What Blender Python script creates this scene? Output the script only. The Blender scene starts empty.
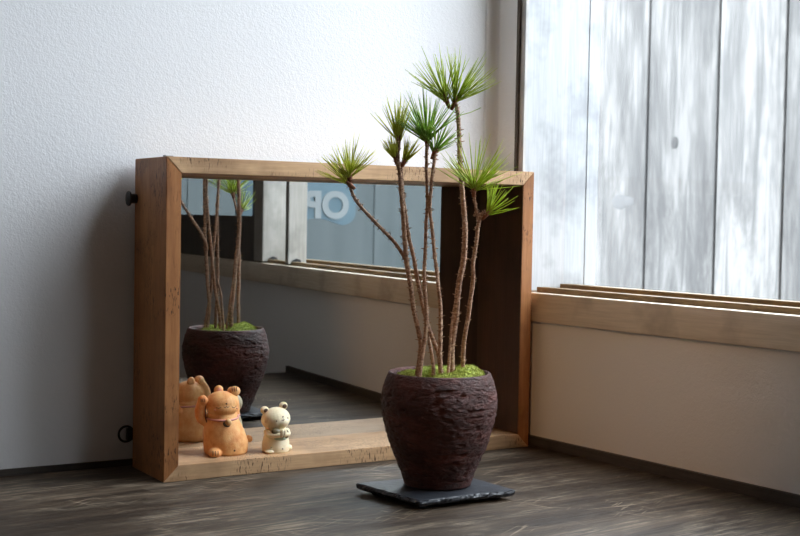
import bpy, bmesh, math, random
from mathutils import Vector, Matrix, noise, Euler
C = bpy.context.scene.collection
sc = bpy.context.scene
PI = math.pi

# ------------------------------------------------------------------ helpers
def tag(o, label, cat, group=None, kind=None):
    if label: o['label'] = label
    if cat: o['category'] = cat
    if group: o['group'] = group
    if kind: o['kind'] = kind
    return o

def empty(name, loc, rz, label, cat, group=None):
    o = bpy.data.objects.new(name, None); C.objects.link(o)
    o.empty_display_size = .02
    o.location = loc; o.rotation_euler = (0, 0, rz)
    return tag(o, label, cat, group)

def obj(name, bm, m, parent=None, smooth=False, loc=None, angle=None):
    me = bpy.data.meshes.new(name)
    bmesh.ops.recalc_face_normals(bm, faces=bm.faces[:])
    bm.to_mesh(me); bm.free()
    if m: me.materials.append(m)
    if smooth:
        me.polygons.foreach_set('use_smooth', [True]*len(me.polygons))
        if angle:
            me.set_sharp_from_angle(angle=angle)
    o = bpy.data.objects.new(name, me); C.objects.link(o)
    if loc: o.location = loc
    if parent: o.parent = parent
    return o

def struct(name, bm, m, parent=None, **k):
    o = obj(name, bm, m, parent, **k)
    o['kind'] = 'structure'
    return o

def box(bm, a, b, bev=0, M=None):
    x0, y0, z0 = a; x1, y1, z1 = b
    r = bmesh.ops.create_cube(bm, size=1)
    vs = r['verts']
    for v in vs:
        v.co = Vector((x0+(v.co.x+.5)*(x1-x0), y0+(v.co.y+.5)*(y1-y0), z0+(v.co.z+.5)*(z1-z0)))
    if bev:
        es = list({e for v in vs for e in v.link_edges})
        r2 = bmesh.ops.bevel(bm, geom=es, offset=bev, segments=2, affect='EDGES', profile=.5)
        vs = list({v for f in r2['faces'] for v in f.verts} | {v for v in vs if v.is_valid})
    if M:
        for v in vs: v.co = M @ v.co
    return vs

def ell(bm, c, r, M=None, seg=24, ring=16, rot=None):
    q = bmesh.ops.create_uvsphere(bm, u_segments=seg, v_segments=ring, radius=1)
    R = rot.to_matrix() if rot else Matrix.Identity(3)
    for v in q['verts']:
        v.co = R @ Vector((v.co.x*r[0], v.co.y*r[1], v.co.z*r[2])) + Vector(c)
        if M: v.co = M @ v.co
    return q['verts']

def catmull(P, n):
    P = [Vector(p) for p in P]
    Q = [P[0]*2-P[1]] + P + [P[-1]*2-P[-2]]
    out = []
    for i in range(1, len(Q)-2):
        a, b, c, d = Q[i-1:i+3]
        for k in range(n):
            t = k/n
            out.append(.5*((2*b)+(c-a)*t+(2*a-5*b+4*c-d)*t*t+(3*b-a-3*c+d)*t**3))
    out.append(P[-1].copy())
    return out

def tube(bm, pts, rad, seg=8, cap=True, rfun=None):
    n = len(pts); rings = []
    up = Vector((.3, .8, .52)).normalized()
    for i, p in enumerate(pts):
        d = (pts[min(i+1, n-1)]-pts[max(i-1, 0)]).normalized()
        u = (up - d*up.dot(d)).normalized(); up = u
        w = d.cross(u)
        r = rad(i/(n-1)) if callable(rad) else rad
        ring = []
        for k in range(seg):
            a = 2*PI*k/seg
            rr = r*(rfun(i, k, p) if rfun else 1)
            ring.append(bm.verts.new(p + (u*math.cos(a)+w*math.sin(a))*rr))
        rings.append(ring)
    for i in range(n-1):
        for k in range(seg):
            bm.faces.new((rings[i][k], rings[i][(k+1) % seg], rings[i+1][(k+1) % seg], rings[i+1][k]))
    if cap:
        bm.faces.new(rings[0][::-1]); bm.faces.new(rings[-1])
    return rings

def lathe(bm, prof, seg=64, c=(0, 0, 0), f=None, close=False):
    rings = []
    for (r, z) in prof:
        ring = []
        if r < 1e-6:
            ring = [bm.verts.new((c[0], c[1], c[2]+z))]
        else:
            for k in range(seg):
                a = 2*PI*k/seg
                rr = r + (f(a, z, r) if f else 0)
                ring.append(bm.verts.new((c[0]+rr*math.cos(a), c[1]+rr*math.sin(a), c[2]+z)))
        rings.append(ring)
    for A, B in zip(rings, rings[1:]):
        for k in range(seg):
            k2 = (k+1) % seg
            if len(A) == 1 and len(B) == 1: continue
            if len(A) == 1: bm.faces.new((A[0], B[k], B[k2]))
            elif len(B) == 1: bm.faces.new((A[k], A[k2], B[0]))
            else: bm.faces.new((A[k], A[k2], B[k2], B[k]))
    return rings

def prism(bm, pts, z0, z1, axis='z'):
    """pts outline -> extruded polygon"""
    def mk(p, z):
        return {'z': (p[0], p[1], z), 'y': (p[0], z, p[1]), 'x': (z, p[0], p[1])}[axis]
    a = [bm.verts.new(mk(p, z0)) for p in pts]
    b = [bm.verts.new(mk(p, z1)) for p in pts]
    bm.faces.new(a); bm.faces.new(b[::-1])
    n = len(pts)
    for i in range(n):
        bm.faces.new((a[i], a[(i+1) % n], b[(i+1) % n], b[i]))

# ------------------------------------------------------------------ materials
class NT:
    def __init__(s, name):
        s.m = bpy.data.materials.new(name); s.m.use_nodes = True
        s.t = s.m.node_tree; s.b = s.t.nodes['Principled BSDF']; s.out = s.t.nodes['Material Output']
        s.L = s.t.links
    def n(s, k, **kw):
        q = s.t.nodes.new(k)
        for a, v in kw.items():
            if a in q.inputs: q.inputs[a].default_value = v
            else: setattr(q, a, v)
        return q
    def link(s, a, b): s.L.new(a, b)
    def coord(s, scale=(1, 1, 1), rot=(0, 0, 0), kind='Object', loc=(0, 0, 0)):
        c = s.n('ShaderNodeTexCoord'); mp = s.n('ShaderNodeMapping')
        mp.inputs['Scale'].default_value = scale; mp.inputs['Rotation'].default_value = rot
        mp.inputs['Location'].default_value = loc
        s.link(c.outputs[kind], mp.inputs[0]); return mp.outputs[0]
    def noise(s, vec, scale, detail=4, rough=.5, dist=0):
        q = s.n('ShaderNodeTexNoise'); q.inputs['Scale'].default_value = scale
        q.inputs['Detail'].default_value = detail; q.inputs['Roughness'].default_value = rough
        q.inputs['Distortion'].default_value = dist
        if vec: s.link(vec, q.inputs['Vector'])
        return q.outputs['Fac']
    def ramp(s, fac, stops, interp='LINEAR'):
        q = s.n('ShaderNodeValToRGB'); e = q.color_ramp.elements; q.color_ramp.interpolation = interp
        while len(e) < len(stops): e.new(.5)
        for i, (p, c) in enumerate(stops):
            e[i].position = p
            e[i].color = (c, c, c, 1) if isinstance(c, (int, float)) else (*c, 1)
        s.link(fac, q.inputs[0]); return q.outputs[0]
    def mix(s, fac, a, b, mode='MIX'):
        q = s.n('ShaderNodeMix', data_type='RGBA', blend_type=mode)
        for v, i in ((fac, 0), (a, 6), (b, 7)):
            if isinstance(v, (int, float)): q.inputs[i].default_value = v
            elif isinstance(v, tuple): q.inputs[i].default_value = (*v, 1)
            else: s.link(v, q.inputs[i])
        return q.outputs[2]
    def bump(s, h, strength, dist):
        q = s.n('ShaderNodeBump'); q.inputs['Strength'].default_value = strength
        q.inputs['Distance'].default_value = dist
        s.link(h, q.inputs['Height']); s.link(q.outputs[0], s.b.inputs['Normal'])
    def set(s, **k):
        for a, v in k.items():
            i = s.b.inputs[{'color': 'Base Color', 'rough': 'Roughness', 'metal': 'Metallic', 'spec': 'Specular IOR Level',
                            'sss': 'Subsurface Weight', 'sssr': 'Subsurface Scale', 'coat': 'Coat Weight', 'sheen': 'Sheen Weight'}[a]]
            if isinstance(v, tuple): i.default_value = (*v, 1)
            elif isinstance(v, (int, float)): i.default_value = v
            else: s.link(v, i)
        return s.m

def plain(name, col, rough=.6, metal=0, spec=.5):
    return NT(name).set(color=col, rough=rough, metal=metal, spec=spec)

def wood(name, cols, stretch=(6, 90, 90), rough=.55, bump=.25, seed=0, kind='Object', scratches=False, spec=.35):
    t = NT(name)
    v = t.coord(stretch, loc=(seed, seed*.7, seed*1.3), kind=kind)
    g = t.noise(v, 1.0, 6, .62, .6)
    base = t.ramp(g, [(.25, cols[0]), (.5, cols[1]), (.75, cols[2])])
    f = t.noise(t.coord(tuple(a*6 for a in stretch), loc=(seed, 3, 1), kind=kind), 1.0, 3, .6)
    base = t.mix(.35, base, t.ramp(f, [(.3, tuple(c*.62 for c in cols[1])), (.65, cols[2])]))
    lo = t.noise(t.coord((14, 14, 14), loc=(seed, 0, 5), kind=kind), 1.0, 4, .6)
    base = t.mix(t.ramp(lo, [(.50, 0.0), (.68, .6)]), base, tuple(c*.55 for c in cols[0]))
    h = f
    if scratches:
        w = t.noise(t.coord((900, 900, 160), rot=(0, .9, 0), kind=kind), 1.0, 2, .5)
        msk = t.ramp(t.noise(t.coord((18, 18, 30), loc=(seed, 2, 2), kind=kind), 1.0, 2, .5), [(.5, 0.0), (.6, 1.0)])
        sm = t.ramp(w, [(.57, 0.0), (.62, 1.0)])
        mm = t.n('ShaderNodeMath', operation='MULTIPLY'); t.link(sm, mm.inputs[0]); t.link(msk, mm.inputs[1])
        base = t.mix(mm.outputs[0], base, tuple(c*.22 for c in cols[0]))
    t.bump(h, bump, .0006)
    return t.set(color=base, rough=rough, spec=spec)

def m_plaster(name, col):
    t = NT(name)
    v = t.coord()
    a = t.noise(v, 640, 3, .6); b = t.noise(v, 260, 3, .5)
    s = t.n('ShaderNodeMath', operation='ADD'); t.link(a, s.inputs[0]); t.link(b, s.inputs[1])
    t.bump(s.outputs[0], .30, .0009)
    c = t.mix(t.ramp(t.noise(v, 7, 4, .6), [(.35, 0.0), (.7, .35)]), col, tuple(x*.93 for x in col))
    return t.set(color=c, rough=.75, spec=.25)

def m_counter():
    t = NT('dark_worn_wood')
    st = t.coord((3.2, 36, 20), rot=(0, 0, .10))
    g = t.noise(st, 1.0, 8, .68, .8)
    base = t.ramp(g, [(.28, (.014, .009, .006)), (.5, (.036, .024, .016)), (.72, (.105, .074, .050))])
    f = t.noise(t.coord((24, 330, 50), rot=(0, 0, .10)), 1.0, 5, .7, .4)
    worn = t.ramp(t.noise(t.coord((6, 22, 6), rot=(0, 0, .15), loc=(2, 3, 1)), 1.0, 5, .65, .6), [(.44, 0.0), (.62, 1.0)])
    fm = t.ramp(f, [(.46, 0.0), (.68, .7)])
    mm = t.n('ShaderNodeMath', operation='MULTIPLY'); t.link(worn, mm.inputs[0]); t.link(fm, mm.inputs[1])
    base = t.mix(mm.outputs[0], base, (.46, .37, .27))
    # fine pale scratches running several ways
    pm = t.ramp(t.noise(t.coord((11, 14, 8), loc=(5, 1, 0)), 1.0, 3, .5), [(.53, 0.0), (.66, .6)])
    for rot, sx, sy, dist in ((.62, 16, 420, .5), (-.45, 20, 480, .6), (1.25, 18, 430, .5), (.12, 9, 380, .3)):
        v0 = t.coord((1, 1, 1), rot=(0, 0, rot)); mp = t.n('ShaderNodeMapping'); t.link(v0, mp.inputs[0])
        mp.inputs['Scale'].default_value = (sx, sy, 10); mp.inputs['Location'].default_value = (rot, 2, 3)
        line = t.ramp(t.noise(mp.outputs[0], 1.0, 1, .4, dist), [(.66, 0.0), (.70, 1.0)])
        m2 = t.n('ShaderNodeMath', operation='MULTIPLY'); t.link(line, m2.inputs[0]); t.link(pm, m2.inputs[1])
        base = t.mix(m2.outputs[0], base, (.36, .28, .20))
    t.bump(f, .22, .0006)
    r = t.ramp(f, [(.3, .42), (.7, .66)])
    return t.set(color=base, rough=r, spec=.24)

def m_pot():
    t = NT('rough_dark_stoneware')
    v = t.coord((1, 1, 2.2))
    n1 = t.noise(v, 34, 6, .65); n2 = t.noise(v, 210, 5, .7, .5)
    c = t.ramp(n1, [(.3, (.026, .007, .005)), (.5, (.056, .015, .011)), (.72, (.125, .036, .028))])
    c = t.mix(t.ramp(n2, [(.56, 0.0), (.7, .5)]), c, (.17, .062, .050))
    c = t.mix(t.ramp(n2, [(.3, .75), (.4, 0.0)]), c, (.010, .006, .006))
    t.bump(n2, 1.0, .0032)
    return t.set(color=c, rough=t.ramp(n2, [(.3, .40), (.7, .62)]), spec=.34)

def m_slate():
    t = NT('black_slate')
    v = t.coord((1, 1, 5))
    n = t.noise(v, 45, 5, .6); f = t.noise(t.coord((1, 1, 7)), 260, 4, .6)
    t.bump(f, .4, .0012)
    return t.set(color=t.ramp(n, [(.3, (.018, .020, .026)), (.7, (.040, .045, .056))]), rough=.42, spec=.5)

def m_clay(name, c0, c1, spots, amt=(.55, .68), sss=.12):
    t = NT(name)
    v = t.coord()
    n = t.noise(v, 95, 4, .6); f = t.noise(v, 900, 3, .6)
    c = t.ramp(n, [(.35, c0), (.65, c1)])
    c = t.mix(t.ramp(t.noise(v, 60, 4, .6), [(amt[0], 0.0), (amt[1], .75)]), c, spots)
    t.bump(f, .3, .0005)
    t.b.inputs['Subsurface Radius'].default_value = (1, .5, .25)
    return t.set(color=c, rough=.62, spec=.35, sss=sss, sssr=.003)

def m_bark():
    t = NT('pine_bark')
    v = t.coord((1, 1, 2.2))
    n = t.noise(v, 330, 5, .7); b = t.noise(t.coord((1, 1, 1)), 70, 3, .6)
    c = t.ramp(n, [(.32, (.07, .038, .024)), (.5, (.30, .18, .115)), (.68, (.60, .43, .30))])
    c = t.mix(t.ramp(b, [(.45, 0.0), (.7, .5)]), c, (.34, .19, .12))
    t.bump(n, .7, .0008)
    return t.set(color=c, rough=.75, spec=.25)

def m_needle(name, ca, cb):
    t = NT(name)
    n = t.noise(t.coord(), 160, 3, .6)
    c = t.ramp(n, [(.35, ca), (.65, cb)])
    tl = t.n('ShaderNodeBsdfTranslucent'); t.link(c, tl.inputs[0])
    mxx = t.n('ShaderNodeMixShader'); mxx.inputs[0].default_value = .5
    t.link(t.b.outputs[0], mxx.inputs[1]); t.link(tl.outputs[0], mxx.inputs[2]); t.link(mxx.outputs[0], t.out.inputs[0])
    return t.set(color=c, rough=.42, spec=.4)

def m_moss():
    t = NT('green_moss')
    n = t.noise(t.coord(), 300, 4, .7); b = t.noise(t.coord(), 70, 3, .6)
    c = t.ramp(n, [(.3, (.10, .14, .02)), (.6, (.40, .46, .10)), (.8, (.62, .66, .22))])
    c = t.mix(t.ramp(b, [(.5, 0.0), (.75, .4)]), c, (.17, .16, .04))
    return t.set(color=c, rough=.8, spec=.2)

def m_planks():
    t = NT('whitewashed_boards')
    v = t.coord((1, 5, 1.1)); st = t.coord((1, 26, 1.3))
    n = t.noise(v, 2.4, 7, .72, .3); s = t.noise(st, 2.5, 5, .65, .4)
    f = t.noise(t.coord((1, 120, 5)), 1.5, 4, .7)
    c = t.ramp(n, [(.38, (.056, .055, .055)), (.5, (.098, .096, .094)), (.58, (.136, .133, .130))])
    c = t.mix(t.ramp(s, [(.38, .85), (.52, 0.0)]), c, (.062, .062, .062))
    c = t.mix(t.ramp(f, [(.5, 0.0), (.75, .22)]), c, (.050, .049, .048))
    # each board its own tone of paint
    return t, c

# ------------------------------------------------------------------ materials made
M_wall = m_plaster('white_plaster', (.78, .78, .80))
M_wallr = m_plaster('white_plaster_right', (.78, .77, .76))
M_panel = plain('brown_wall_boards', (.13, .085, .055), .7)
M_ceil = plain('ceiling_boards', (.26, .19, .14), .9)
M_floor = wood('floor_boards', ((.08, .05, .03), (.12, .08, .05), (.18, .12, .08)), (3, 30, 3), kind='Object')
M_counter = m_counter()
M_trim = wood('cream_painted_wood', ((.62, .51, .39), (.70, .59, .46), (.76, .66, .53)), (60, 4, 90), .5, .12, 3)
M_basebd = wood('dark_brown_skirting', ((.040, .033, .029), (.060, .050, .043), (.085, .07, .06)), (6, 6, 120), .6, .2, 5)
M_track = wood('brown_track_wood', ((.12, .075, .032), (.20, .13, .06), (.28, .19, .095)), (60, 5, 60), .5, .2, 7)
M_dark = plain('dark_line_seal', (.07, .045, .03), .7)
M_jamb = wood('jamb_paint', ((.42, .40, .38), (.52, .50, .48), (.60, .58, .56)), (40, 40, 3), .6, .1, 9)
M_white = wood('whitewashed_jamb', ((.36, .37, .39), (.47, .48, .50), (.52, .53, .55)), (70, 70, 4), .6, .15, 19)
M_stile = wood('pale_stile_wood', ((.30, .28, .25), (.38, .355, .32), (.44, .42, .385)), (50, 50, 4), .6, .15, 11)
M_sash = wood('dark_grey_sash', ((.085, .080, .074), (.115, .108, .10), (.14, .13, .12)), (30, 30, 4), .6, .15, 12)
WC = ((.20, .068, .019), (.35, .138, .045), (.46, .215, .082))
M_wv = wood('box_wood_upright', WC, (75, 75, 5), .5, .35, 1, scratches=True)
M_wh = wood('box_wood_level', ((.38, .205, .10), (.56, .34, .18), (.68, .45, .26)), (5, 75, 75), .5, .35, 2, scratches=True)
M_inner = wood('dark_brown_wood', ((.040, .018, .010), (.068, .032, .018), (.095, .046, .027)), (75, 75, 5), .5, .3, 6)
M_back = plain('plywood_back', (.28, .18, .10), .7)
M_black = plain('black_hardware', (.008, .008, .009), .35)
M_nail = plain('nail_head_dark', (.02, .012, .008), .5)
M_steel = plain('staple_steel', (.35, .35, .36), .35, 1)
M_pot = m_pot()
M_slate = m_slate()
M_rubber = plain('rubber_foot', (.02, .02, .02), .8)
M_soil = plain('dark_soil', (.02, .013, .009), .95)
M_bark = m_bark()
M_n1 = m_needle('needles_fresh', (.32, .42, .04), (.62, .72, .12))
M_n2 = m_needle('needles_deep', (.20, .38, .06), (.48, .66, .14))
M_n3 = m_needle('needles_yellow', (.50, .54, .05), (.80, .82, .15))
M_bud = plain('needle_sheath_brown', (.22, .075, .03), .7)
M_moss = m_moss()
M_cat = m_clay('terracotta_clay', (.68, .29, .095), (.82, .46, .19), (.55, .16, .04), (.55, .70))
M_cat2 = m_clay('cream_clay', (.80, .66, .42), (.88, .78, .56), (.58, .36, .15), (.60, .75))
M_paint = plain('brown_paint', (.10, .03, .015), .6)
M_pink = plain('pink_glaze', (.60, .27, .22), .5)
M_bell = plain('bell_clay', (.62, .36, .15), .5)
M_bellD = plain('bell_dark', (.05, .045, .035), .4)
M_bib = plain('olive_glaze', (.16, .13, .07), .45)
M_bib2 = plain('pale_green_glaze', (.42, .50, .36), .45)
M_blush = plain('blush', (.72, .33, .22), .7)
M_earin = plain('ear_dark', (.10, .05, .03), .7)
M_earP = plain('ear_pink', (.66, .28, .20), .7)
M_sign = plain('sign_blue', (.052, .092, .115), .6)
M_signw = plain('sign_letters', (.15, .165, .17), .6)

tm = NT('mirror_silver')
for nd in list(tm.t.nodes):
    if nd.type == 'BSDF_PRINCIPLED': tm.t.nodes.remove(nd)
gl = tm.n('ShaderNodeBsdfGlossy'); gl.inputs['Color'].default_value = (.66, .68, .68, 1); gl.inputs['Roughness'].default_value = .0
tm.link(gl.outputs[0], tm.out.inputs[0]); M_mirror = tm.m

tg = NT('window_glass')
tr = tg.n('ShaderNodeBsdfTransparent'); tr.inputs[0].default_value = (.93, .96, .97, 1)
gg = tg.n('ShaderNodeBsdfGlossy'); gg.inputs['Roughness'].default_value = 0
mx = tg.n('ShaderNodeMixShader'); mx.inputs[0].default_value = .007; tg.link(tr.outputs[0], mx.inputs[1]); tg.link(gg.outputs[0], mx.inputs[2])
tg.link(mx.outputs[0], tg.out.inputs[0]); M_glass = tg.m

# ------------------------------------------------------------------ setting
XW = .012                                   # inner face of the right wall
WS = -.095                                  # the back wall runs slightly askew
def wy(x): return .022 + WS*(x+.42)
XL, YF, ZC, ZF = -2.0, -2.3, 1.45, -.75
ZT0, ZT1 = .1210, .1490                     # sill trim bottom and top
WT = .106                                    # right wall thickness
W1, W2 = -.0575, -1.62                       # window opening along y
WTOP = 1.30

bm = bmesh.new()
prism(bm, [(XL-.1, wy(XL-.1)), (XW, wy(XW)), (XW, wy(XW)+.1), (XL-.1, wy(XL-.1)+.1)], ZF, ZC)
cr = .013
x1, y1 = XW+.001, wy(XW)-cr
arc = [(x1, y1)]+[(x1-cr+cr*math.cos(a), y1+(cr*math.sin(a))) for a in [PI/2*i/12 for i in range(1, 13)]]
arc[-1] = (x1-cr, wy(x1-cr)-.0001)
prism(bm, arc+[(x1, wy(XW)+.001)], .15, ZC)
for f in bm.faces:
    f.smooth = False
struct('wall_back', bm, M_wall)
bm = bmesh.new()
box(bm, (XW, W1, ZF), (XW+WT, wy(XW)+.1, ZC))
box(bm, (XW, YF, ZF), (XW+WT, W1, ZT1-.004))
box(bm, (XW, YF, WTOP), (XW+WT, W1, ZC))
box(bm, (XW, YF, ZT1-.004), (XW+WT, W2, WTOP))
box(bm, (XW+.03, W2, .43), (XW+WT, -.70, .86))
struct('wall_right', bm, M_wallr)
bm = bmesh.new(); box(bm, (XL-.1, YF-.1, ZF), (XL, wy(XL), ZC)); struct('wall_left', bm, M_panel)
bm = bmesh.new(); box(bm, (XL, YF-.1, ZF), (XW+WT, YF, ZC)); struct('wall_front', bm, M_panel)
bm = bmesh.new(); box(bm, (XL-.1, YF-.1, ZC), (XW+WT, .3, ZC+.05)); struct('ceiling', bm, M_ceil)
bm = bmesh.new(); box(bm, (XL-.1, YF-.1, ZF-.05), (XW+WT, .3, ZF)); struct('floor', bm, M_floor)

# counter slab, front edge behind the camera's foot
bm = bmesh.new()
prism(bm, [(XL, wy(XL)-.001), (XW-.0005, wy(XW)-.001), (XW-.0005, -.5665), (-.4, -.545), (XL, -.46)], -.035, 0)
o = obj('counter', bm, M_counter)
tag(o, 'dark worn brown wooden counter top running under the box and the slate', 'counter')

# skirting strips on the counter
bm = bmesh.new(); t = .0025
prism(bm, [(XL, wy(XL)-t), (XW-.0045, wy(XW)-t), (XW-.0045, wy(XW)), (XL, wy(XL))], 0, .0055)
struct('baseboard_back', bm, M_basebd)
bm = bmesh.new(); box(bm, (XW-.0045, -.5665, 0), (XW, wy(XW), .0092)); struct('baseboard_right', bm, M_basebd)

# cream sill trim along the window
bm = bmesh.new(); box(bm, (XW-.0060, -2.2, ZT0), (XW+.004, wy(XW)-.008, ZT1), .0012)
struct('trim_1', bm, M_trim, smooth=True, angle=.6)
bm = bmesh.new()
box(bm, (XW+.004, W2, ZT1-.004), (XW+WT-.005, W1, ZT1+.0005))
win = struct('window_1', bm, M_track)
# running tracks
bm = bmesh.new(); box(bm, (XW+.0045, W2, ZT1), (XW+.014, -.085, ZT1+.0052), .0006); struct('track_rail', bm, M_track, win)
bm = bmesh.new(); box(bm, (XW+.052, W2, ZT1), (XW+.064, W1-.010, ZT1+.0065), .0006); struct('track_rail', bm, M_track, win)
# jamb at the corner end
bm = bmesh.new(); box(bm, (XW-.0015, W1-.0005, ZT1-.002), (XW+.002, W1+.0030, WTOP)); struct('corner_bead', bm, M_dark, win)
bm = bmesh.new(); box(bm, (XW+.001, W1-.0075, ZT1), (XW+.0040, W1+.001, WTOP)); struct('jamb_edge', bm, M_jamb, win)
bm = bmesh.new(); box(bm, (XW+.0040, W1-.0070, ZT1), (XW+.088, W1+.001, WTOP)); box(bm, (XW+.088, W1-.0078, ZT1), (XW+WT-.002, W1+.001, WTOP)); struct('jamb', bm, M_white, win)
bm = bmesh.new(); box(bm, (XW-.004, W2, WTOP-.03), (XW+WT-.004, W1, WTOP+.004)); struct('head_rail', bm, M_jamb, win)
# glass between the corner and the first stile
bm = bmesh.new(); box(bm, (XW+.057, -.664, ZT1+.006), (XW+.059, W1-.0095, WTOP-.03)); struct('glass_pane', bm, M_glass, win)
# two pale stiles
bm = bmesh.new(); box(bm, (XW, -.586, ZT1+.002), (XW+.028, -.574, WTOP-.03), .001)
st1 = struct('stile', bm, M_stile, win)
bm = bmesh.new(); box(bm, (XW-.004, -.700, ZT1+.002), (XW+.060, -.664, WTOP-.03), .001)
st2 = struct('stile', bm, M_stile, win)
# little dark felt guides at the feet of the stiles
for y in (-.574, -.664):
    bm = bmesh.new(); prism(bm, [(XW+.004, ZT1), (XW+.020, ZT1), (XW+.018, ZT1+.008), (XW+.012, ZT1+.010), (XW+.006, ZT1+.007)], y, y+.003, 'y')
    struct('foot_guide', bm, M_black, win)
# dark grey sash with a pane in it
bm = bmesh.new()
box(bm, (XW-.001, W2, ZT1+.001), (XW+.026, -.700, .2175))
box(bm, (XW-.001, -.715, .2175), (XW+.026, -.700, WTOP-.03))
box(bm, (XW-.001, W2, .2175), (XW+.026, -1.50, WTOP-.03))
struct('sash', bm, M_sash, win)
bm = bmesh.new(); box(bm, (XW+.010, -1.50, .2175), (XW+.012, -.715, WTOP-.03)); struct('glass_pane', bm, M_glass, win)
# ------------------------------------------------------------------ outside
bm = bmesh.new(); box(bm, (XW+WT, -4.5, ZF-.06), (4, 3.5, ZF)); struct('ground', bm, plain('paving', (.10, .10, .10), .9))
# whitewashed board fence: boards with narrow gaps
tp, col = m_planks()
FX = 1.2
edges = [-.55, -.36, -.19, -.005, .165, .345, .529, .692, .881, 1.040, 1.30, 1.47, 1.66, 1.83]
bm = bmesh.new()
lay = bm.loops.layers.float_color.new('tone')
tones = [.95, .85, 1, .9, 1, .86, 1.06, .84, .88, 1.12, 1.0, .9, 1, .9]
for i in range(len(edges)-1):
    f0 = len(bm.faces)
    before = set(bm.faces)
    box(bm, (FX, edges[i]+.003, ZF), (FX+.022, edges[i+1]-.003, .84+.006*((i*7) % 5)), .002)
    for f in set(bm.faces)-before:
        for l in f.loops: l[lay] = (tones[i],)*3+(1,)
# board behind the gaps
box(bm, (FX+.024, -.55, ZF), (FX+.04, 1.83, .82))
fence = obj('board_fence', bm, tp.m)
tag(fence, 'whitewashed upright board fence seen bright through the window', 'fence')
at = tp.n('ShaderNodeAttribute', attribute_name='tone')
col2 = tp.mix(1.0, col, at.outputs['Color'], 'MULTIPLY')
tp.bump(tp.noise(tp.coord((1, 120, 5)), 1.5, 4, .7), .3, .004)
tp.set(color=col2, rough=.8, spec=.2)
for (y, z, r) in ((.803, .385, .013), (.955, .262, .03), (.93, .262, .02)):
    bm = bmesh.new(); ell(bm, (FX, y, z), (.0016, r*.8, r if r < .02 else r*.55), seg=20, ring=10)
    obj('knot', bm, plain('knot_grey', (.022, .022, .022) if r < .02 else (.062, .062, .063), .8), fence)
for zc in (-.4, .70):
    bm = bmesh.new(); box(bm, (FX+.042, -.55, zc-.03), (FX+.07, 1.83, zc+.03)); obj('fence_rail', bm, M_stile, fence)

# blue grey boarded shed further along, seen only in the mirror
tb = NT('blue_grey_boards')
cb = tb.ramp(tb.noise(tb.coord((9, 1, .8)), 3.0, 4, .6), [(.3, (.030, .039, .041)), (.7, (.048, .058, .060))])
tb.set(color=cb, rough=.8)
bm = bmesh.new()
x = .12; k = 0
while x < 2.2:
    box(bm, (x+.0003, -1.78, ZF), (x+.1197, -1.755+.002*(k % 2), .98), .0006); x += .12; k += 1
box(bm, (.12, -1.82, ZF), (2.2, -1.785, .96))
o = obj('boarded_screen', bm, tb.m); tag(o, 'blue grey boarded screen behind the glass, seen only in the mirror', 'fence')

# projecting OPEN sign outside the window
sy = -.90
sgn = empty('open_sign', (.166, sy, .199), 0, 'blue shop sign with white OPEN letters outside the window, seen in the mirror', 'sign')
bm = bmesh.new()
pts = []
N = 40
x0, x1, z0, z1 = -.115, .101, .004, .118
r = .022
for i in range(N+1):                         # wavy lower edge
    u = i/N; pts.append((x0+(x1-r-x0)*u, z0 + .006*math.sin(u*PI*3.2+.4)+.006))
for cx, cz, a0 in ((x1-r, z0+r+.002, -PI/2), (x1-r, z1-r, 0)):
    for i in range(9):
        a = a0+PI/2*i/8; pts.append((cx+r*math.cos(a), cz+r*math.sin(a)))
for i in range(9):
    a = PI/2+PI/2*i/8; pts.append((x0+r+r*math.cos(a), z1-r+r*math.sin(a)))
bm2 = bmesh.new(); prism(bm2, pts, -.003, .003, 'y')
obj('panel', bm2, M_sign, sgn)
bm.free()
cu = bpy.data.curves.new('letters', 'FONT'); cu.body = 'OPEN'; cu.size = .061; cu.extrude = .0012; cu.offset = .0026; cu.align_x = 'LEFT'
tmp = bpy.data.objects.new('letters', cu); C.objects.link(tmp)
bpy.context.view_layer.update()
me = bpy.data.meshes.new_from_object(tmp.evaluated_get(bpy.context.evaluated_depsgraph_get()))
bpy.data.objects.remove(tmp)
me.materials.clear(); me.materials.append(M_signw)
lt = bpy.data.objects.new('lettering', me); C.objects.link(lt); lt.parent = sgn
lt.rotation_euler = (PI/2, 0, PI); lt.location = (.083+.004, .0045, .0185)
bm = bmesh.new(); tube(bm, [Vector((-.098, 0, .13)), Vector((.08, 0, .13))], .004); 
box(bm, (-.100, -.015, .11), (-.090, .015, .15)); box(bm, (-.06, -.002, .115), (-.055, .002, .13)); box(bm, (.05, -.002, .115), (.055, .002, .13))
obj('bracket', bm, M_black, sgn)

# ------------------------------------------------------------------ mirror box
BW, BH, BD, BT = .3725, .2655, .0735, .013
BX, BY, BR = -.3700, -.0663, -.0770
mb = empty('mirror_box', (BX, BY, 0), BR, 'deep wooden box frame with a mirror at its back standing on the dark counter', 'mirror')
def mitred(side):
    """one board of the box, mitred at both ends; wood runs along it"""
    bm = bmesh.new()
    i = BT
    if side == 'left': P = [(0, 0), (i, i), (i, BH-i), (0, BH)]
    if side == 'right': P = [(BW, 0), (BW-i, i), (BW-i, BH-i), (BW, BH)]
    if side == 'bottom': P = [(0, 0), (BW, 0), (BW-i, i), (i, i)]
    if side == 'top': P = [(0, BH), (i, BH-i), (BW-i, BH-i), (BW, BH)]
    prism(bm, P, 0, BD, 'y')
    bmesh.ops.bevel(bm, geom=bm.edges[:], offset=.0005, segments=2, affect='EDGES')
    return bm
parts = {}
for s, m in (('left', M_wv), ('right', M_wv), ('bottom', M_wh), ('top', M_wh)):
    parts[s] = obj({'left': 'side_board', 'right': 'side_board', 'bottom': 'bottom_board', 'top': 'top_board'}[s], mitred(s), m, mb, True, angle=.5)
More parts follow.
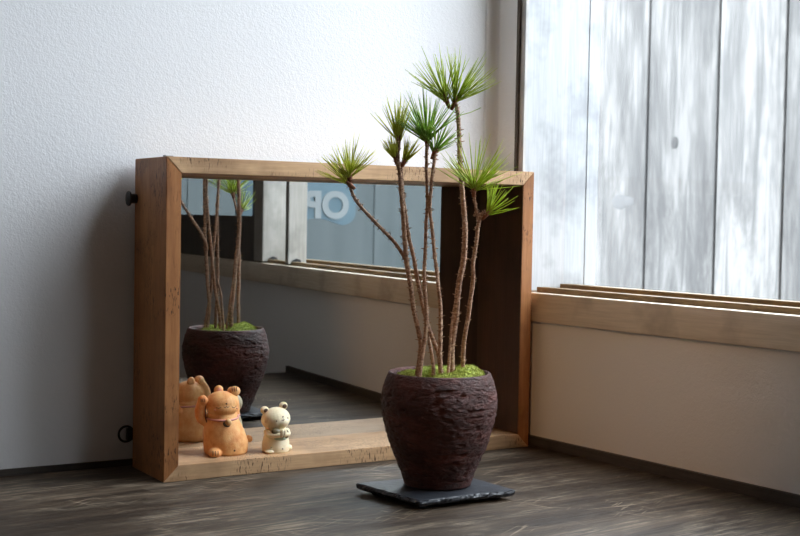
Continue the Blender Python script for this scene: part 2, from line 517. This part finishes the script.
rb = parts['right'].data; rb.materials.append(M_inner)  # inner face of this board gets a darker brown than its other faces
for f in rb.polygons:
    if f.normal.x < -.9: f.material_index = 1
bm = bmesh.new(); box(bm, (BT-.001, BD-.0022, BT-.001), (BW-BT+.001, BD-.0008, BH-BT+.001))
obj('mirror_glass', bm, M_mirror, mb)['label'] = 'silvered mirror glass at the back of the box'
bm = bmesh.new(); box(bm, (BT*.5, BD-.0008, BT*.5), (BW-BT*.5, BD+.0006, BH-BT*.5)); obj('back_panel', bm, M_back, mb)
# knob at the upper left of the back
bm = bmesh.new()
rg = [(0, 0), (.0042, 0), (.0042, .0055), (.0062, .0060), (.0066, .0068), (.0062, .0078), (.003, .0082), (0, .0084)]
lathe(bm, [(a, b) for a, b in rg], 20)
for v in bm.verts: v.co = Vector((-v.co.z, v.co.x, v.co.y))
k = obj('hanging_knob', bm, M_black, mb, True, angle=.7); k.location = (.0003, BD-.0035, BH-.0340)
# ring at the lower left of the back
bm = bmesh.new()
box(bm, (-.0045, -.0015, -.0050), (.0060, .0022, .0050), .0004)
tube(bm, [Vector((-.0045+.0066*math.cos(a), .0010, .0066*math.sin(a))) for a in [2*PI*i/32 for i in range(33)]], .0010, 8)
k = obj('hanging_ring', bm, M_black, mb, True, angle=.7); k.location = (-.0002, BD+.0022, .0285)
# steel staple on top edge near the front
bm = bmesh.new()
box(bm, (.001, .0055, BH-.0005), (.0016, .0105, BH+.0012)); box(bm, (.001, .0100, BH-.0005), (.0016, .0110, BH+.0012))
box(bm, (.001, .0085, BH), (.009, .0095, BH+.0010))
obj('staple', bm, M_steel, mb)
for (y, z) in ((.052, .2535), (.018, .2555), (.034, .2415), (.028, .241), (.05, .226), (.037, .224), (.022, .2255), (.045, .212), (.032, .2115), (.05, .2), (.034, .2005), (.021, .2)):
    bm = bmesh.new(); lathe(bm, [(0, -.0002), (.0006, 0), (0, .0004)], 8)
    for v in bm.verts: v.co = Vector((-v.co.z+.0001, v.co.x, v.co.y))
    k = obj('nail_hole', bm, M_nail, mb); k.location = (0, y, z)

# ------------------------------------------------------------------ slate tile
sl = [(-.2573, -.1789), (-.2516, -.2568), (-.1635, -.2646), (-.1575, -.2180), (-.2160, -.1640)]
sl = [(-.2573, -.1789), (-.2516, -.2568), (-.1635, -.2646), (-.1620, -.1905)]
sl = [Vector((a, b)) for a, b in sl]
cen = sum(sl, Vector((0, 0)))/4
tile = empty('slate_tile', (cen.x, cen.y, 0), 0, 'thin black slate tile with chipped edges under the dark plant pot', 'coaster')
bm = bmesh.new()
random.seed(4)
levels = [(.0030, -.0030), (.0042, -.0012), (.0056, -.0002), (.0070, -.0008), (.0080, -.0016)]
out = []
n = 44
for i in range(4):
    a, b = sl[i], sl[(i+1) % 4]
    for j in range(n): out.append((a+(b-a)*j/n - cen))
rings = []
for z, ins in levels:
    ring = []
    for i, p in enumerate(out):
        q = p*(1+ins/p.length*1.0)
        nz = noise.noise(Vector((p.x*160, p.y*160, z*500)))
        nz2 = noise.noise(Vector((p.x*500, p.y*500, z*900)))
        q = q*(1+(nz*.0013+nz2*.0010)/p.length)
        ring.append(bm.verts.new((q.x, q.y, z + (nz2*.0004 if z < .0079 else 0))))
    rings.append(ring)
for A, B in zip(rings, rings[1:]):
    for i in range(len(A)):
        j = (i+1) % len(A); bm.faces.new((A[i], A[j], B[j], B[i]))
bm.faces.new(rings[0][::-1]); bm.faces.new(rings[-1])
obj('slab', bm, M_slate, tile)
for i in range(4):
    q = (sl[i]-cen)*.72
    bm = bmesh.new(); lathe(bm, [(0, 0), (.005, 0), (.005, .0032), (0, .0032)], 20, (q.x, q.y, 0)); obj('foot', bm, M_rubber, tile)

# ------------------------------------------------------------------ potted pine
PX, PY, PZ = -.2040, -.2165, .0080
pp = empty('potted_pine', (PX, PY, PZ), 0, 'small pine with several stems and moss in a rough dark brown pot on slate', 'potted plant')
prof = [(0, .0), (.0235, .0), (.0262, .0009)]
ctrl = [(.0266, .0012), (.0292, .009), (.0345, .022), (.0402, .036), (.0440, .050), (.0461, .062), (.0458, .071), (.0440, .080), (.0418, .0865), (.0405, .0893)]
cs = catmull([(a, 0, b) for a, b in ctrl], 18)
prof += [(v.x, v.z) for v in cs]
prof += [(.0398, .0900), (.0388, .0900), (.0378, .0892), (.0372, .0875), (.0385, .080), (.039, .072)]
def potf(a, z, r):
    if r < .026 or z > .0885: return 0
    p = Vector((math.cos(a)*r, math.sin(a)*r, z))
    q = Vector((p.x*90, p.y*90, p.z*200))
    n1 = noise.noise(q); n2 = noise.noise(Vector((p.x*260, p.y*260, p.z*520)))
    n3 = noise.noise(Vector((p.x*25, p.y*25, p.z*40)))
    pit = -max(0, noise.noise(Vector((p.x*130+9, p.y*130, p.z*380)))-.20)*.0042
    w = min(1, max(0, (z-.001)/.01))*min(1, max(.25, (.089-z)/.012))
    return (n1*.00055+n2*.0006+n3*.0003+pit)*w
bm = bmesh.new(); lathe(bm, prof, 420, f=potf)
obj('pot', bm, M_pot, pp, True)
bm = bmesh.new(); lathe(bm, [(.0386, .082), (.03, .0835), (.015, .084), (0, .084)], 48); obj('soil', bm, M_soil, pp, True)
# moss: lumpy cushions with short fuzz
def moss(cx, cy, rx, ry, h, z, seed, rot=0):
    random.seed(seed)
    bm = bmesh.new()
    cr, sr = math.cos(rot), math.sin(rot)
    verts = ell(bm, (0, 0, 0), (1, 1, 1), seg=72, ring=40)
    def warp(v):
        x, y = v.x*rx, v.y*ry
        X, Y = cx+x*cr-y*sr, cy+x*sr+y*cr
        Z = z+v.z*h
        k = 1+.22*noise.noise(Vector((X*90, Y*90, seed)))
        Z = z+v.z*h*k + .0012*noise.noise(Vector((X*330, Y*330, seed)))
        p = Vector((X, Y, Z))
        l = Vector((X, Y)).length
        if l > .0365: p.x *= .0365/l; p.y *= .0365/l
        return p
    nor = [v.co.copy() for v in verts]
    for v in verts: v.co = warp(v.co)
    for i in range(int(2600*rx*ry/.0003)):
        d = Vector((random.gauss(0, 1), random.gauss(0, 1), abs(random.gauss(0, 1)))).normalized()
        b = warp(d)
        u = Vector((d.x*.6, d.y*.6, .6+d.z)).normalized()+Vector((random.uniform(-.5, .5), random.uniform(-.5, .5), 0))*.8
        tip = b+u.normalized()*random.uniform(.0008, .0019)
        s = u.cross(Vector((random.random()-.5, random.random()-.5, .2))).normalized()*.00022
        s2 = u.cross(s).normalized()*.00022
        A = [bm.verts.new(b+s), bm.verts.new(b-s*.5+s2*.8), bm.verts.new(b-s*.5-s2*.8)]
        T = bm.verts.new(tip)
        for q in range(3): bm.faces.new((A[q], A[(q+1) % 3], T))
    o = obj('moss', bm, M_moss, pp); o['kind'] = 'stuff'
# axes: r (image right) and toward camera
RV = Vector((.809, -.588, 0)); NV = Vector((-.588, -.809, 0))
def rn(a, b, z=0): return RV*a+NV*b+Vector((0, 0, z))
for a, b, ra, rb, h, seed in ((-.023, .002, .012, .017, .0065, 1), (.014, .020, .023, .0135, .0075, 2), (.021, -.006, .0155, .017, .0105, 3), (.0, -.020, .022, .013, .0085, 4)):
    v = rn(a, b); moss(v.x, v.y, ra, rb, h, .0835, seed, math.atan2(RV.y, RV.x))

# stems (coordinates relative to the pot's foot)
ST = {
'A': [(-0.0217,0.0009,0.0860),(-0.0202,0.0006,0.0979),(-0.0189,0.0005,0.112),(-0.0205,0.0023,0.1245),(-0.0231,0.005,0.1401),(-0.0246,0.0069,0.1565),(-0.0272,0.0095,0.176),(-0.0285,0.0113,0.1956),(-0.0295,0.0127,0.2151),(-0.0307,0.0143,0.2331),(-0.0311,0.0154,0.2448),(-0.0322,0.0169,0.2565),(-0.032,0.0176,0.2683),(-0.0317,0.0181,0.2769)],
'B': [(-0.004,-0.007,0.0850),(-0.0052,-0.0056,0.1025),(-0.0084,-0.0028,0.1142),(-0.0115,-0.0001,0.1243),(-0.0139,0.0022,0.1353),(-0.0161,0.0043,0.1478),(-0.0186,0.0066,0.1627),(-0.0211,0.0089,0.1799),(-0.0243,0.0117,0.1971),(-0.0265,0.0135,0.2144),(-0.0285,0.0149,0.2292),(-.0287,.0160,.2400),(-.0285,.0170,.2510)],
'L': [(-0.0262,0.009,0.1700),(-0.0269,0.0121,0.1786),(-0.0344,0.0159,0.1915),(-0.0482,0.0239,0.2077),(-0.0607,0.031,0.223),(-0.0663,0.0329,0.2353),(-0.0673,0.0316,0.243)],
'C': [(-0.0228,-0.0032,0.0840),(-0.0203,-0.0034,0.1038),(-0.0178,-0.0035,0.1178),(-0.0163,-0.003,0.1302),(-0.016,-0.0016,0.1435),(-0.0163,0.0003,0.1575),(-0.0159,0.0017,0.1711),(-0.0146,0.0024,0.1888),(-0.0137,0.0034,0.206),(-0.0122,0.004,0.2241),(-0.0124,0.0054,0.2414),(-0.0118,0.0069,0.2571),(-0.0109,0.0079,0.2721)],
'D': [(-0.0073,-0.012,0.0850),(-0.008,-0.0105,0.1023),(-0.0075,-0.0098,0.1164),(-0.0071,-0.009,0.1281),(-0.0068,-0.0082,0.1421),(-0.0077,-0.0066,0.1554),(-0.0087,-0.0048,0.171),(-0.0097,-0.003,0.1834),(-0.0108,-0.0012,0.2014),(-0.0122,0.0008,0.2186),(-0.0108,0.0012,0.2374),(-0.0090,0.0011,0.2531),(-0.0078,0.0009,0.2626)],
'E': [(-0.0036,0.0026,0.0850),(-0.0046,0.0034,0.0984),(-0.0067,0.0049,0.1126),(-0.0083,0.0061,0.1269),(-0.0120,0.0035,0.1430)],
'F': [(0.0079,-0.0057,0.0900),(0.0077,-0.0051,0.1081),(0.0089,-0.0055,0.1185),(0.0106,-0.0062,0.1328),(0.0114,-0.0063,0.147),(0.0128,-0.0069,0.1621),(0.0151,-0.008,0.1764),(0.0161,-0.0082,0.1891),(0.0165,-0.008,0.2018),(0.0159,-0.0071,0.216),(0.0148,-0.0058,0.2318),(0.0136,-0.0044,0.2499),(0.0129,-0.0035,0.2657),(0.0126,-0.0027,0.2815),(0.0117,-0.0016,0.2957),(0.0102,0.0,0.3036)],
'H': [(0.0029,-0.007,0.0880),(0.0049,-0.0061,0.1044),(0.0071,-0.0052,0.1272),(0.0108,-0.0054,0.1494)],
'G': [(0.0174,-0.0077,0.0870),(0.0168,-0.0085,0.108),(0.0171,-0.0099,0.1201),(0.0184,-0.0121,0.1345),(0.0186,-0.0135,0.1457),(0.0196,-0.0155,0.1633),(0.0187,-0.0161,0.1767),(0.0199,-0.0182,0.1926),(0.0203,-0.0197,0.2068),(0.0219,-0.0221,0.2154),(0.0238,-0.0247,0.2171)],
'I': [(0.0205,-0.0200,0.2071),(0.0167,-0.0208,0.22),(0.0143,-0.0209,0.2301),(0.0133,-0.0221,0.2348)],
}
RAD = {'A': (.0018, .0019, .0013), 'B': (.0017, .0016, .0013), 'L': (.0016, .0014, .0012), 'C': (.0018, .0014, .0012), 'D': (.0018, .0014, .0013),
       'E': (.0016, .0014, .0010), 'F': (.0024, .0022, .0016), 'H': (.0014, .0012, .0008), 'G': (.0018, .0017, .0013), 'I': (.0013, .0011, .0010)}
stem_obj = {}
for key, P in ST.items():
    random.seed(ord(key))
    pts = catmull(P, 12)
    r0, r1, r2 = RAD[key]
    def rad(t, r0=r0, r1=r1, r2=r2):
        return r0+(r1-r0)*t*2 if t < .5 else r1+(r2-r1)*(t-.5)*2
    def rf(i, k, p, key=key):
        return 1+.24*noise.noise(Vector((k*.9+ord(key), p.z*900, 0)))+.16*noise.noise(Vector((p.z*350, ord(key), 3)))
    bm = bmesh.new(); tube(bm, pts, rad, 10, rfun=rf)
    # short scale stubs up the bark
    ln = len(pts)
    for i in range(2, ln-1):
        z = pts[i].z
        dens = .9 if z > .16 else .45
        for _ in range(2):
            if random.random() > dens*.55: continue
            d = (pts[i+1]-pts[i-1]).normalized()
            s = Vector((random.uniform(-1, 1), random.uniform(-1, 1), 0)); s = (s-d*s.dot(d)).normalized()
            r = rad(i/ln)
            b = pts[i]+s*r*.8
            L = random.uniform(.0010, .0028)
            tip = b+(s*.9+d*random.uniform(-.1, .6)).normalized()*L
            w = d.cross(s)*.00045; w2 = d*.0005
            q = [bm.verts.new(b+w), bm.verts.new(b-w2), bm.verts.new(b-w), bm.verts.new(b+w2)]
            tq = [bm.verts.new(tip+w*.4), bm.verts.new(tip-w2*.4), bm.verts.new(tip-w*.4), bm.verts.new(tip+w2*.4)]
            for a in range(4): bm.faces.new((q[a], q[(a+1) % 4], tq[(a+1) % 4], tq[a]))
            bm.faces.new(tq)
    stem_obj[key] = obj('stem', bm, M_bark, pp, True, angle=.9)
# dead twig stub next to the lower right tuft
bm = bmesh.new(); tube(bm, [rn(.0245, .004, .2135), rn(.0262, .004, .219), rn(.0250, .004, .2235)], lambda t: .0010-.0006*t, 7)
obj('twig', bm, M_bark, stem_obj['G'], True)

def tuft(name, base, axis, L, n, spread, mat, parent, seed, lowfrac=.12, w=.00082, stemlen=.006, flat=.75, bend=.12, extra=()):
    """needles springing from a short shoot; returns one mesh"""
    random.seed(seed)
    base = Vector(base); ax = Vector(axis).normalized()
    s = ax.cross(NV).normalized(); 
    if s.dot(RV) < 0: s = -s
    q = ax.cross(s).normalized()
    bm = bmesh.new()
    def needle(b, d, L, curl):
        side = d.cross(Vector((random.uniform(-1, 1), random.uniform(-1, 1), random.uniform(-1, 1)))).normalized()
        pts = []
        for i in range(6):
            t = i/5
            pts.append(b+d*L*t + (Vector((0, 0, 1))*curl[0] + side*curl[1])*L*t*t)
        tube(bm, pts, lambda t: w*(1.0 if t < .55 else 1.0-(t-.55)*1.75)*.5+.00003, 4)
    for i in range(n):
        a = random.uniform(0, 2*PI)
        th = spread*math.sqrt(random.uniform(.0, 1))
        d = ax*math.cos(th)+(s*math.cos(a)+q*math.sin(a)*flat)*math.sin(th)
        d.normalize()
        b = base+ax*random.uniform(-stemlen, .0015)+d*.0008
        needle(b, d, L*random.uniform(.72, 1.06)*(1-.10*(th/spread)), (random.uniform(0, bend), random.uniform(-.08, .08)))
    for (dr, dn, dz, l) in extra:
        d = rn(dr, dn, dz).normalized(); needle(base-ax*stemlen*.6, d, l, (.05, 0))
    o = obj('needle_tuft', bm, mat, parent, True)
    # brown bud sheaths at the foot of the needles
    bm = bmesh.new()
    tube(bm, [base-ax*(stemlen+.004), base-ax*stemlen*.5, base+ax*.002], lambda t: .0013+.0007*math.sin(t*PI), 9)
    for i in range(16):
        a = random.uniform(0, 2*PI); th = random.uniform(.3, 1.2)
        d = (ax*math.cos(th)+(s*math.cos(a)+q*math.sin(a))*math.sin(th)).normalized()
        b = base-ax*random.uniform(0, stemlen)
        tube(bm, [b, b+d*.002, b+d*random.uniform(.003, .0045)], lambda t: .0005*(1-t)+.0001, 5)
    bo = obj('bud_scales', bm, M_bud, parent, True)
    return o

U = Vector((0, 0, 1))
def ax(r, u, t=0): return RV*r+U*u+NV*t
# leftmost stem
tuft('L', (-.0673, .0316, .2445), ax(.05, 1, .1), .029, 46, 1.0, M_n3, stem_obj['L'], 1)
tuft('L2', (-.0685, .0322, .2375), ax(-.75, .62, .1), .031, 16, .62, M_n3, stem_obj['L'], 2, stemlen=.003)
# tallest stem
tuft('F1', (.0035, .004, .3075), ax(-.38, 1, .15), .040, 42, .88, M_n1, stem_obj['F'], 3)
tuft('F2', (.0110, -.0005, .3065), ax(.40, 1, .0), .041, 50, .92, M_n1, stem_obj['F'], 4, extra=((.9, .0, .45, .036), (.95, .1, .36, .03)))
bm = bmesh.new(); tube(bm, [Vector((.0110, -.002, .2925)), Vector((.0110, -.002, .2925))+ax(.9, .26)*.012, Vector((.0110, -.002, .2925))+ax(.9, .33)*.021], lambda t: .00034-.0001*t, 5); obj('loose_needle', bm, M_n2, stem_obj['F'])
# left pair
tuft('A', (-.0317, .0181, .2775), ax(-.05, 1, .1), .031, 44, .50, M_n3, stem_obj['A'], 5, stemlen=.010, extra=((-.75, .1, .66, .030), (-.68, .1, .74, .028), (-.62, .0, .70, .024)))
tuft('A1', (-.0335, .0185, .2575), ax(-.42, 1, .25), .020, 26, .55, M_n3, stem_obj['A'], 6, stemlen=.004, w=.0008)
tuft('A2', (-.0262, .0165, .2560), ax(.50, 1, .25), .021, 28, .55, M_n3, stem_obj['B'], 7, stemlen=.004, w=.0008)
# centre pair
tuft('C', (-.0109, .0079, .2745), ax(-.04, 1, .1), .039, 76, 1.12, M_n2, stem_obj['C'], 8, stemlen=.005)
tuft('D', (-.0074, .0009, .2650), ax(.42, 1, .1), .026, 34, .95, M_n2, stem_obj['D'], 9, stemlen=.004)
# right pair
tuft('I', (.0133, -.0221, .2365), ax(.02, 1, .2), .040, 62, 1.30, M_n1, stem_obj['I'], 10, stemlen=.004, extra=((-.85, .2, .42, .036), (.95, .1, .05, .036), (.9, .1, .3, .040), (.5, .1, .85, .044), (.72, .1, .7, .040)))
tuft('G', (.0252, -.0250, .2165), ax(.62, .78, .2), .027, 32, .80, M_n1, stem_obj['G'], 11, stemlen=.003)

# ------------------------------------------------------------------ clay cats
def blob(name, shapes, mat, parent, vox=.0006, smooth=6):
    bm = bmesh.new()
    for s in shapes:
        if s[0] == 'e': ell(bm, s[1], s[2], rot=s[3] if len(s) > 3 else None)
        elif s[0] == 't': 
            pts = catmull(s[1], 8); tube(bm, pts, s[2], 14)
            for q, t in ((pts[0], 0), (pts[-1], 1)):
                r = s[2](t) if callable(s[2]) else s[2]
                ell(bm, q, (r, r, r))
        elif s[0] == 'l': lathe(bm, s[1], 48, f=s[2] if len(s) > 2 else None)
    o = obj(name, bm, mat, parent, True)
    m = o.modifiers.new('fuse', 'REMESH'); m.mode = 'VOXEL'; m.voxel_size = vox; m.use_smooth_shade = True
    m = o.modifiers.new('soften', 'SMOOTH'); m.factor = .5; m.iterations = smooth
    bpy.context.view_layer.update()
    dg = bpy.context.evaluated_depsgraph_get()
    me2 = bpy.data.meshes.new_from_object(o.evaluated_get(dg))
    o.modifiers.clear(); o.data = me2
    me2.materials.clear(); me2.materials.append(mat)
    me2.polygons.foreach_set('use_smooth', [True]*len(me2.polygons))
    from mathutils.bvhtree import BVHTree
    bm = bmesh.new(); bm.from_mesh(me2); bv = BVHTree.FromBMesh(bm); bm.free()
    return o, bv

def on(bv, x, z, lift=.0001, y0=-.06):
    h = bv.ray_cast(Vector((x, y0, z)), Vector((0, 1, 0)))
    return h[0]+Vector((0, -lift, 0)) if h[0] else Vector((x, 0, z))

def stroke(bm, bv, pts, r):
    pp_ = []
    for a, b in zip(pts, pts[1:]):
        for i in range(5):
            t = i/5; pp_.append(on(bv, a[0]+(b[0]-a[0])*t, a[1]+(b[1]-a[1])*t))
    pp_.append(on(bv, *pts[-1])); tube(bm, pp_, r, 6)

def boxpt(u, v, z):
    c, s = math.cos(BR), math.sin(BR)
    return (BX+u*c-v*s, BY+u*s+v*c, z)

# orange cat, arm raised; local -Y is its front
cp = boxpt(.0700, .0340, BT)
yawc = math.atan2(-cp[0]-.8182, cp[1]+1.005)      # turn to look back along the sight line
oc = empty('cat_figurine', cp, yawc+.10, 'orange terracotta beckoning cat figurine with pink collar inside the wooden box', 'figurine')
oc.scale = (.87, .87, .92)
e = .001
body = [(0, 0), (.0200, 0), (.0216, .0018), (.0222, .006), (.0222, .012), (.0210, .019), (.0190, .026), (.0172, .031), (.0158, .0345), (.0150, .038), (.0, .046)]
def sq(a, z, r): return -r*.07*abs(math.sin(a)) 
shapes = [('l', body, sq),
  ('e', (0, -.001, .0470), (.0170, .0150, .0120)),
  ('e', (0, -.005, .0435), (.0150, .0118, .0085)),
  ('t', [(-.0150, .001, .0300), (-.0205, -.002, .0340), (-.0222, -.003, .0410), (-.0205, -.005, .0480)], lambda t: .0058-.0012*t),
  ('e', (-.0196, -.0065, .0510), (.0050, .0046, .0052)),
  ('t', [(.0125, .006, .0300), (.0145, .010, .0380), (.0135, .0105, .0480), (.0110, .008, .0545)], lambda t: .0046-.0006*t),
  ('e', (-.0125, -.0175, .0035), (.0068, .0085, .0045))]
ob, bv = blob('body', shapes, M_cat, oc)
# extra small parts
o_, _ = blob('ear', [('e', (-.0030, .0050, .0585), (.0048, .0030, .0050), Euler((0, .25, 0)))], M_cat, oc, .0005, 3)
bm = bmesh.new(); ell(bm, (-.0026, .0022, .0588), (.0024, .0008, .0026)); obj('ear_inside', bm, M_earP, o_, True)
o_, _ = blob('ear', [('e', (.0100, .0068, .0560), (.0046, .0030, .0058), Euler((0, -.2, 0)))], M_cat, oc, .0005, 3)
o_, _ = blob('paw', [('e', (.0118, .0000, .0580), (.0064, .0052, .0050), Euler((0, -.25, 0)))], M_cat, oc, .0005, 3)
bm = bmesh.new()
for x in (.0098, .0120, .0142): tube(bm, [Vector((x, -.0052, .0588)), Vector((x-.0004, -.0050, .0610)), Vector((x-.0004, -.003, .0628))], .00035, 6)
obj('toe_line', bm, M_paint, o_)
o_, _ = blob('tail', [('e', (.0236, .0040, .0125), (.0038, .0038, .0036)), ('t', [(.018, .004, .0105), (.0225, .004, .0115)], .0024)], M_cat, oc, .0005, 3)
bm = bmesh.new()
for x in (-.0150, -.0125, -.0100): stroke(bm, bv, [(x, .0022), (x, .0062)], .00035)
obj('toe_line', bm, M_paint, oc); bm = bmesh.new()
for x in (-.0214, -.0196, -.0178): stroke(bm, bv, [(x, .0500), (x, .0530)], .00033)
obj('toe_line', bm, M_paint, oc)
# face
bm = bmesh.new()
fx = .0030
for sx in (-1, 1):
    c = fx+sx*.0078
    stroke(bm, bv, [(c-.0026, .0457), (c, .0445), (c+.0026, .0458)], .00028)
obj('eyes', bm, M_paint, oc)
bm = bmesh.new(); stroke(bm, bv, [(fx-.0028, .0462), (fx-.0012, .0452), (fx, .0464), (fx+.0012, .0452), (fx+.0028, .0464)], .00028)
q = on(bv, fx, .0488, 0); ell(bm, q, (.0009, .0006, .0008))
obj('muzzle_line', bm, M_paint, oc)
bm = bmesh.new()
for x, z in ((fx-.0110, .0432), (fx+.0105, .0436)): q = on(bv, x, z, 0); ell(bm, q, (.0012, .0007, .0009))
obj('cheek_spot', bm, M_blush, oc)
bm = bmesh.new(); q = on(bv, .0065, .0055, 0); ell(bm, q, (.0009, .0006, .0009)); obj('navel', bm, M_paint, oc)
# collar
bm = bmesh.new()
pts = []
for i in range(49):
    a = 2*PI*i/48
    d = Vector((math.cos(a), math.sin(a), 0))
    h = bv.ray_cast(d*.05+Vector((0, 0, .0342+.0012*math.sin(a))), -d)
    pts.append(h[0]+d*.0001 if abs(math.cos(a)) < .93 else Vector((.0162*d.x, .015*d.y, .0345)))
tube(bm, pts, .00105, 8, cap=False); obj('collar', bm, M_pink, oc, True)
q = on(bv, .0045, .0312, 0)
bm = bmesh.new(); ell(bm, q+Vector((0, -.0018, .0006)), (.0033, .0030, .0033)); bl = obj('bell', bm, M_bell, oc, True)
bm = bmesh.new(); ell(bm, q+Vector((-.0020, -.0004, -.0018)), (.0036, .0020, .0032)); obj('bell_dark_patch', bm, M_bellD, bl, True)  # dark patch at the lower left of the bell
bm = bmesh.new(); tube(bm, [Vector((-.0165, -.0065, .0500)), Vector((-.0168, -.0060, .044)), Vector((-.0168, -.0072, .036)), Vector((-.0160, -.0100, .031))], .0006, 6); obj('arm_line', bm, M_paint, oc)
def lean(o):
    for ch in o.children:
        if ch.type == 'MESH':
            for v in ch.data.vertices:
                t = min(1, max(0, (v.co.z-.006)/.030)); v.co.x -= .0045*t*t*(3-2*t)
        lean(ch)
bpy.context.view_layer.update(); lean(oc)

# cream cat, paws together
cp = boxpt(.1120, .0225, BT)
yawc = math.atan2(-cp[0]-.8182, cp[1]+1.005)
wc = empty('cat_figurine', cp, yawc+.30, 'small cream clay cat figurine holding its paws together, right of the orange cat', 'figurine')
wc.scale = (.95, .92, .88)
body = [(0, 0), (.0118, 0), (.0126, .0012), (.0128, .005), (.0124, .010), (.0112, .0155), (.0100, .020), (.0085, .024), (0, .028)]
shapes = [('l', body),
  ('e', (-.0005, -.001, .0325), (.0136, .0122, .0118), Euler((0, -.18, 0))),
  ('e', (.0030, -.0095, .0305), (.0062, .0040, .0048)),
  ('t', [(-.0095, -.002, .0205), (-.0080, -.0085, .0180), (-.0010, -.0125, .0185)], .0028),
  ('t', [(.0100, -.002, .0205), (.0088, -.0085, .0185), (.0035, -.0125, .0190)], .0028)]
ob, bv = blob('body', shapes, M_cat2, wc, .0005, 5)
for (x, z, mt) in ((-.0108, .0415, M_earin), (.0070, .0452, M_cat2)):
    o_, _ = blob('ear', [('e', (x, .0005, z), (.0040, .0028, .0040))], M_cat2, wc, .00045, 2)
    bm = bmesh.new(); ell(bm, (x+.0006, -.0019, z-.0002), (.0022, .0008, .0022)); obj('ear_inside', bm, M_earin, o_, True)
o_, _ = blob('paw', [('e', (.0018, -.0142, .0200), (.0020, .0026, .0042), Euler((0, .25, 0))), ('e', (.0042, -.0140, .0205), (.0020, .0026, .0042), Euler((0, .1, 0)))], M_cat2, wc, .0004, 2)
bm = bmesh.new(); tube(bm, [Vector((.0024, -.0170, .0170)), Vector((.0030, -.0174, .0200)), Vector((.0036, -.0168, .0232))], .0003, 6); obj('paw_line', bm, M_paint, o_)
bm = bmesh.new(); ell(bm, (-.0020, -.0108, .0205), (.0056, .0030, .0040), rot=Euler((0, .5, 0))); ell(bm, (.0068, -.0102, .0185), (.0028, .0022, .0046)); obj('bib', bm, M_bib, wc, True)
bm = bmesh.new(); ell(bm, (.0015, -.0100, .0145), (.0062, .0028, .0022)); obj('bib_edge', bm, M_bib2, wc, True)
o_, _ = blob('tail', [('e', (.0128, .0010, .0030), (.0034, .0034, .0030))], M_cat2, wc, .00045, 2)
o_, _ = blob('foot', [('e', (-.0085, -.0098, .0018), (.0044, .0044, .0020))], M_cat2, wc, .00045, 2)
bm = bmesh.new()
for x, z in ((-.0030, .0325), (.0082, .0345)): q = on(bv, x, z, 0); ell(bm, q, (.0007, .0005, .0006))
obj('eyes', bm, M_paint, wc)
bm = bmesh.new(); stroke(bm, bv, [(.0016, .0332), (.0030, .0325), (.0032, .0345), (.0030, .0325), (.0046, .0336)], .00024); q = on(bv, .0030, .0362, 0); ell(bm, q, (.0008, .0005, .0006)); obj('muzzle_line', bm, M_paint, wc)
bm = bmesh.new(); q = on(bv, .0030, .0045, 0); ell(bm, q, (.0007, .0005, .0007)); q = on(bv, -.0070, .0060, 0); ell(bm, q, (.0006, .0004, .0006)); obj('navel', bm, M_paint, wc)

# ------------------------------------------------------------------ light
w = bpy.data.worlds.new('sky'); sc.world = w; w.use_nodes = True
bg = w.node_tree.nodes['Background']; bg.inputs[0].default_value = (.92, .95, 1.0, 1); bg.inputs[1].default_value = 13.5
def portal(y0, y1, z0, z1, x=XW+WT+.01):
    l = bpy.data.lights.new('window_portal', 'AREA'); l.shape = 'RECTANGLE'; l.size = z1-z0; l.size_y = abs(y1-y0)
    l.cycles.is_portal = True
    o = bpy.data.objects.new('window_portal', l); C.objects.link(o); o.location = (x, (y0+y1)/2, (z0+z1)/2)
    o.rotation_euler = (0, PI/2, 0)      # -Z points to -X
    return o
portal(W1, W2, ZT1, WTOP)
s = bpy.data.lights.new('sun', 'SUN'); s.energy = 2; s.angle = .02; s.color = (1, .97, .93)
o = bpy.data.objects.new('sun', s); C.objects.link(o)
o.rotation_euler = Vector((.62, .25, -1.0)).to_track_quat('-Z', 'Y').to_euler(); o.location = (-1, 0, 3)
# added warm spot, no lamp seen here; makes the orange patch under the sill
l = bpy.data.lights.new('added_warm_spot', 'SPOT'); l.energy = 19; l.color = (1, .55, .25); l.spot_size = .26; l.spot_blend = 1; l.shadow_soft_size = .03
o = bpy.data.objects.new('added_warm_spot', l); C.objects.link(o); o.location = (-1.25, -1.15, .75)
o.rotation_euler = (Vector((.0, -.20, .07))-Vector(o.location)).to_track_quat('-Z', 'Y').to_euler()

# ------------------------------------------------------------------ camera
cd = bpy.data.cameras.new('camera'); cam = bpy.data.objects.new('camera', cd); C.objects.link(cam); sc.camera = cam
yaw, pitch, roll = -.628873, -.040366, .018057
fwd = Vector((-math.sin(yaw)*math.cos(pitch), math.cos(yaw)*math.cos(pitch), math.sin(pitch)))
right = Vector((math.cos(yaw), math.sin(yaw), 0)); up = right.cross(fwd)
r2 = right*math.cos(roll)+up*math.sin(roll); u2 = -right*math.sin(roll)+up*math.cos(roll)
R = Matrix((r2, u2, -fwd)).transposed().to_4x4()
cam.matrix_world = Matrix.Translation((-.81819, -1.00498, .22)) @ R
cd.sensor_width = 36; cd.lens = 1264.957*36/800; cd.clip_start = .01
cd.dof.use_dof = True; cd.dof.focus_distance = 1.03; cd.dof.aperture_fstop = 20

sc.view_settings.view_transform = 'Standard'; sc.view_settings.look = 'None'
sc.view_settings.exposure = -.08; sc.view_settings.gamma = 1
sc.cycles.use_denoising = True
sc.cycles.max_bounces = 10; sc.cycles.diffuse_bounces = 6; sc.cycles.transparent_max_bounces = 12
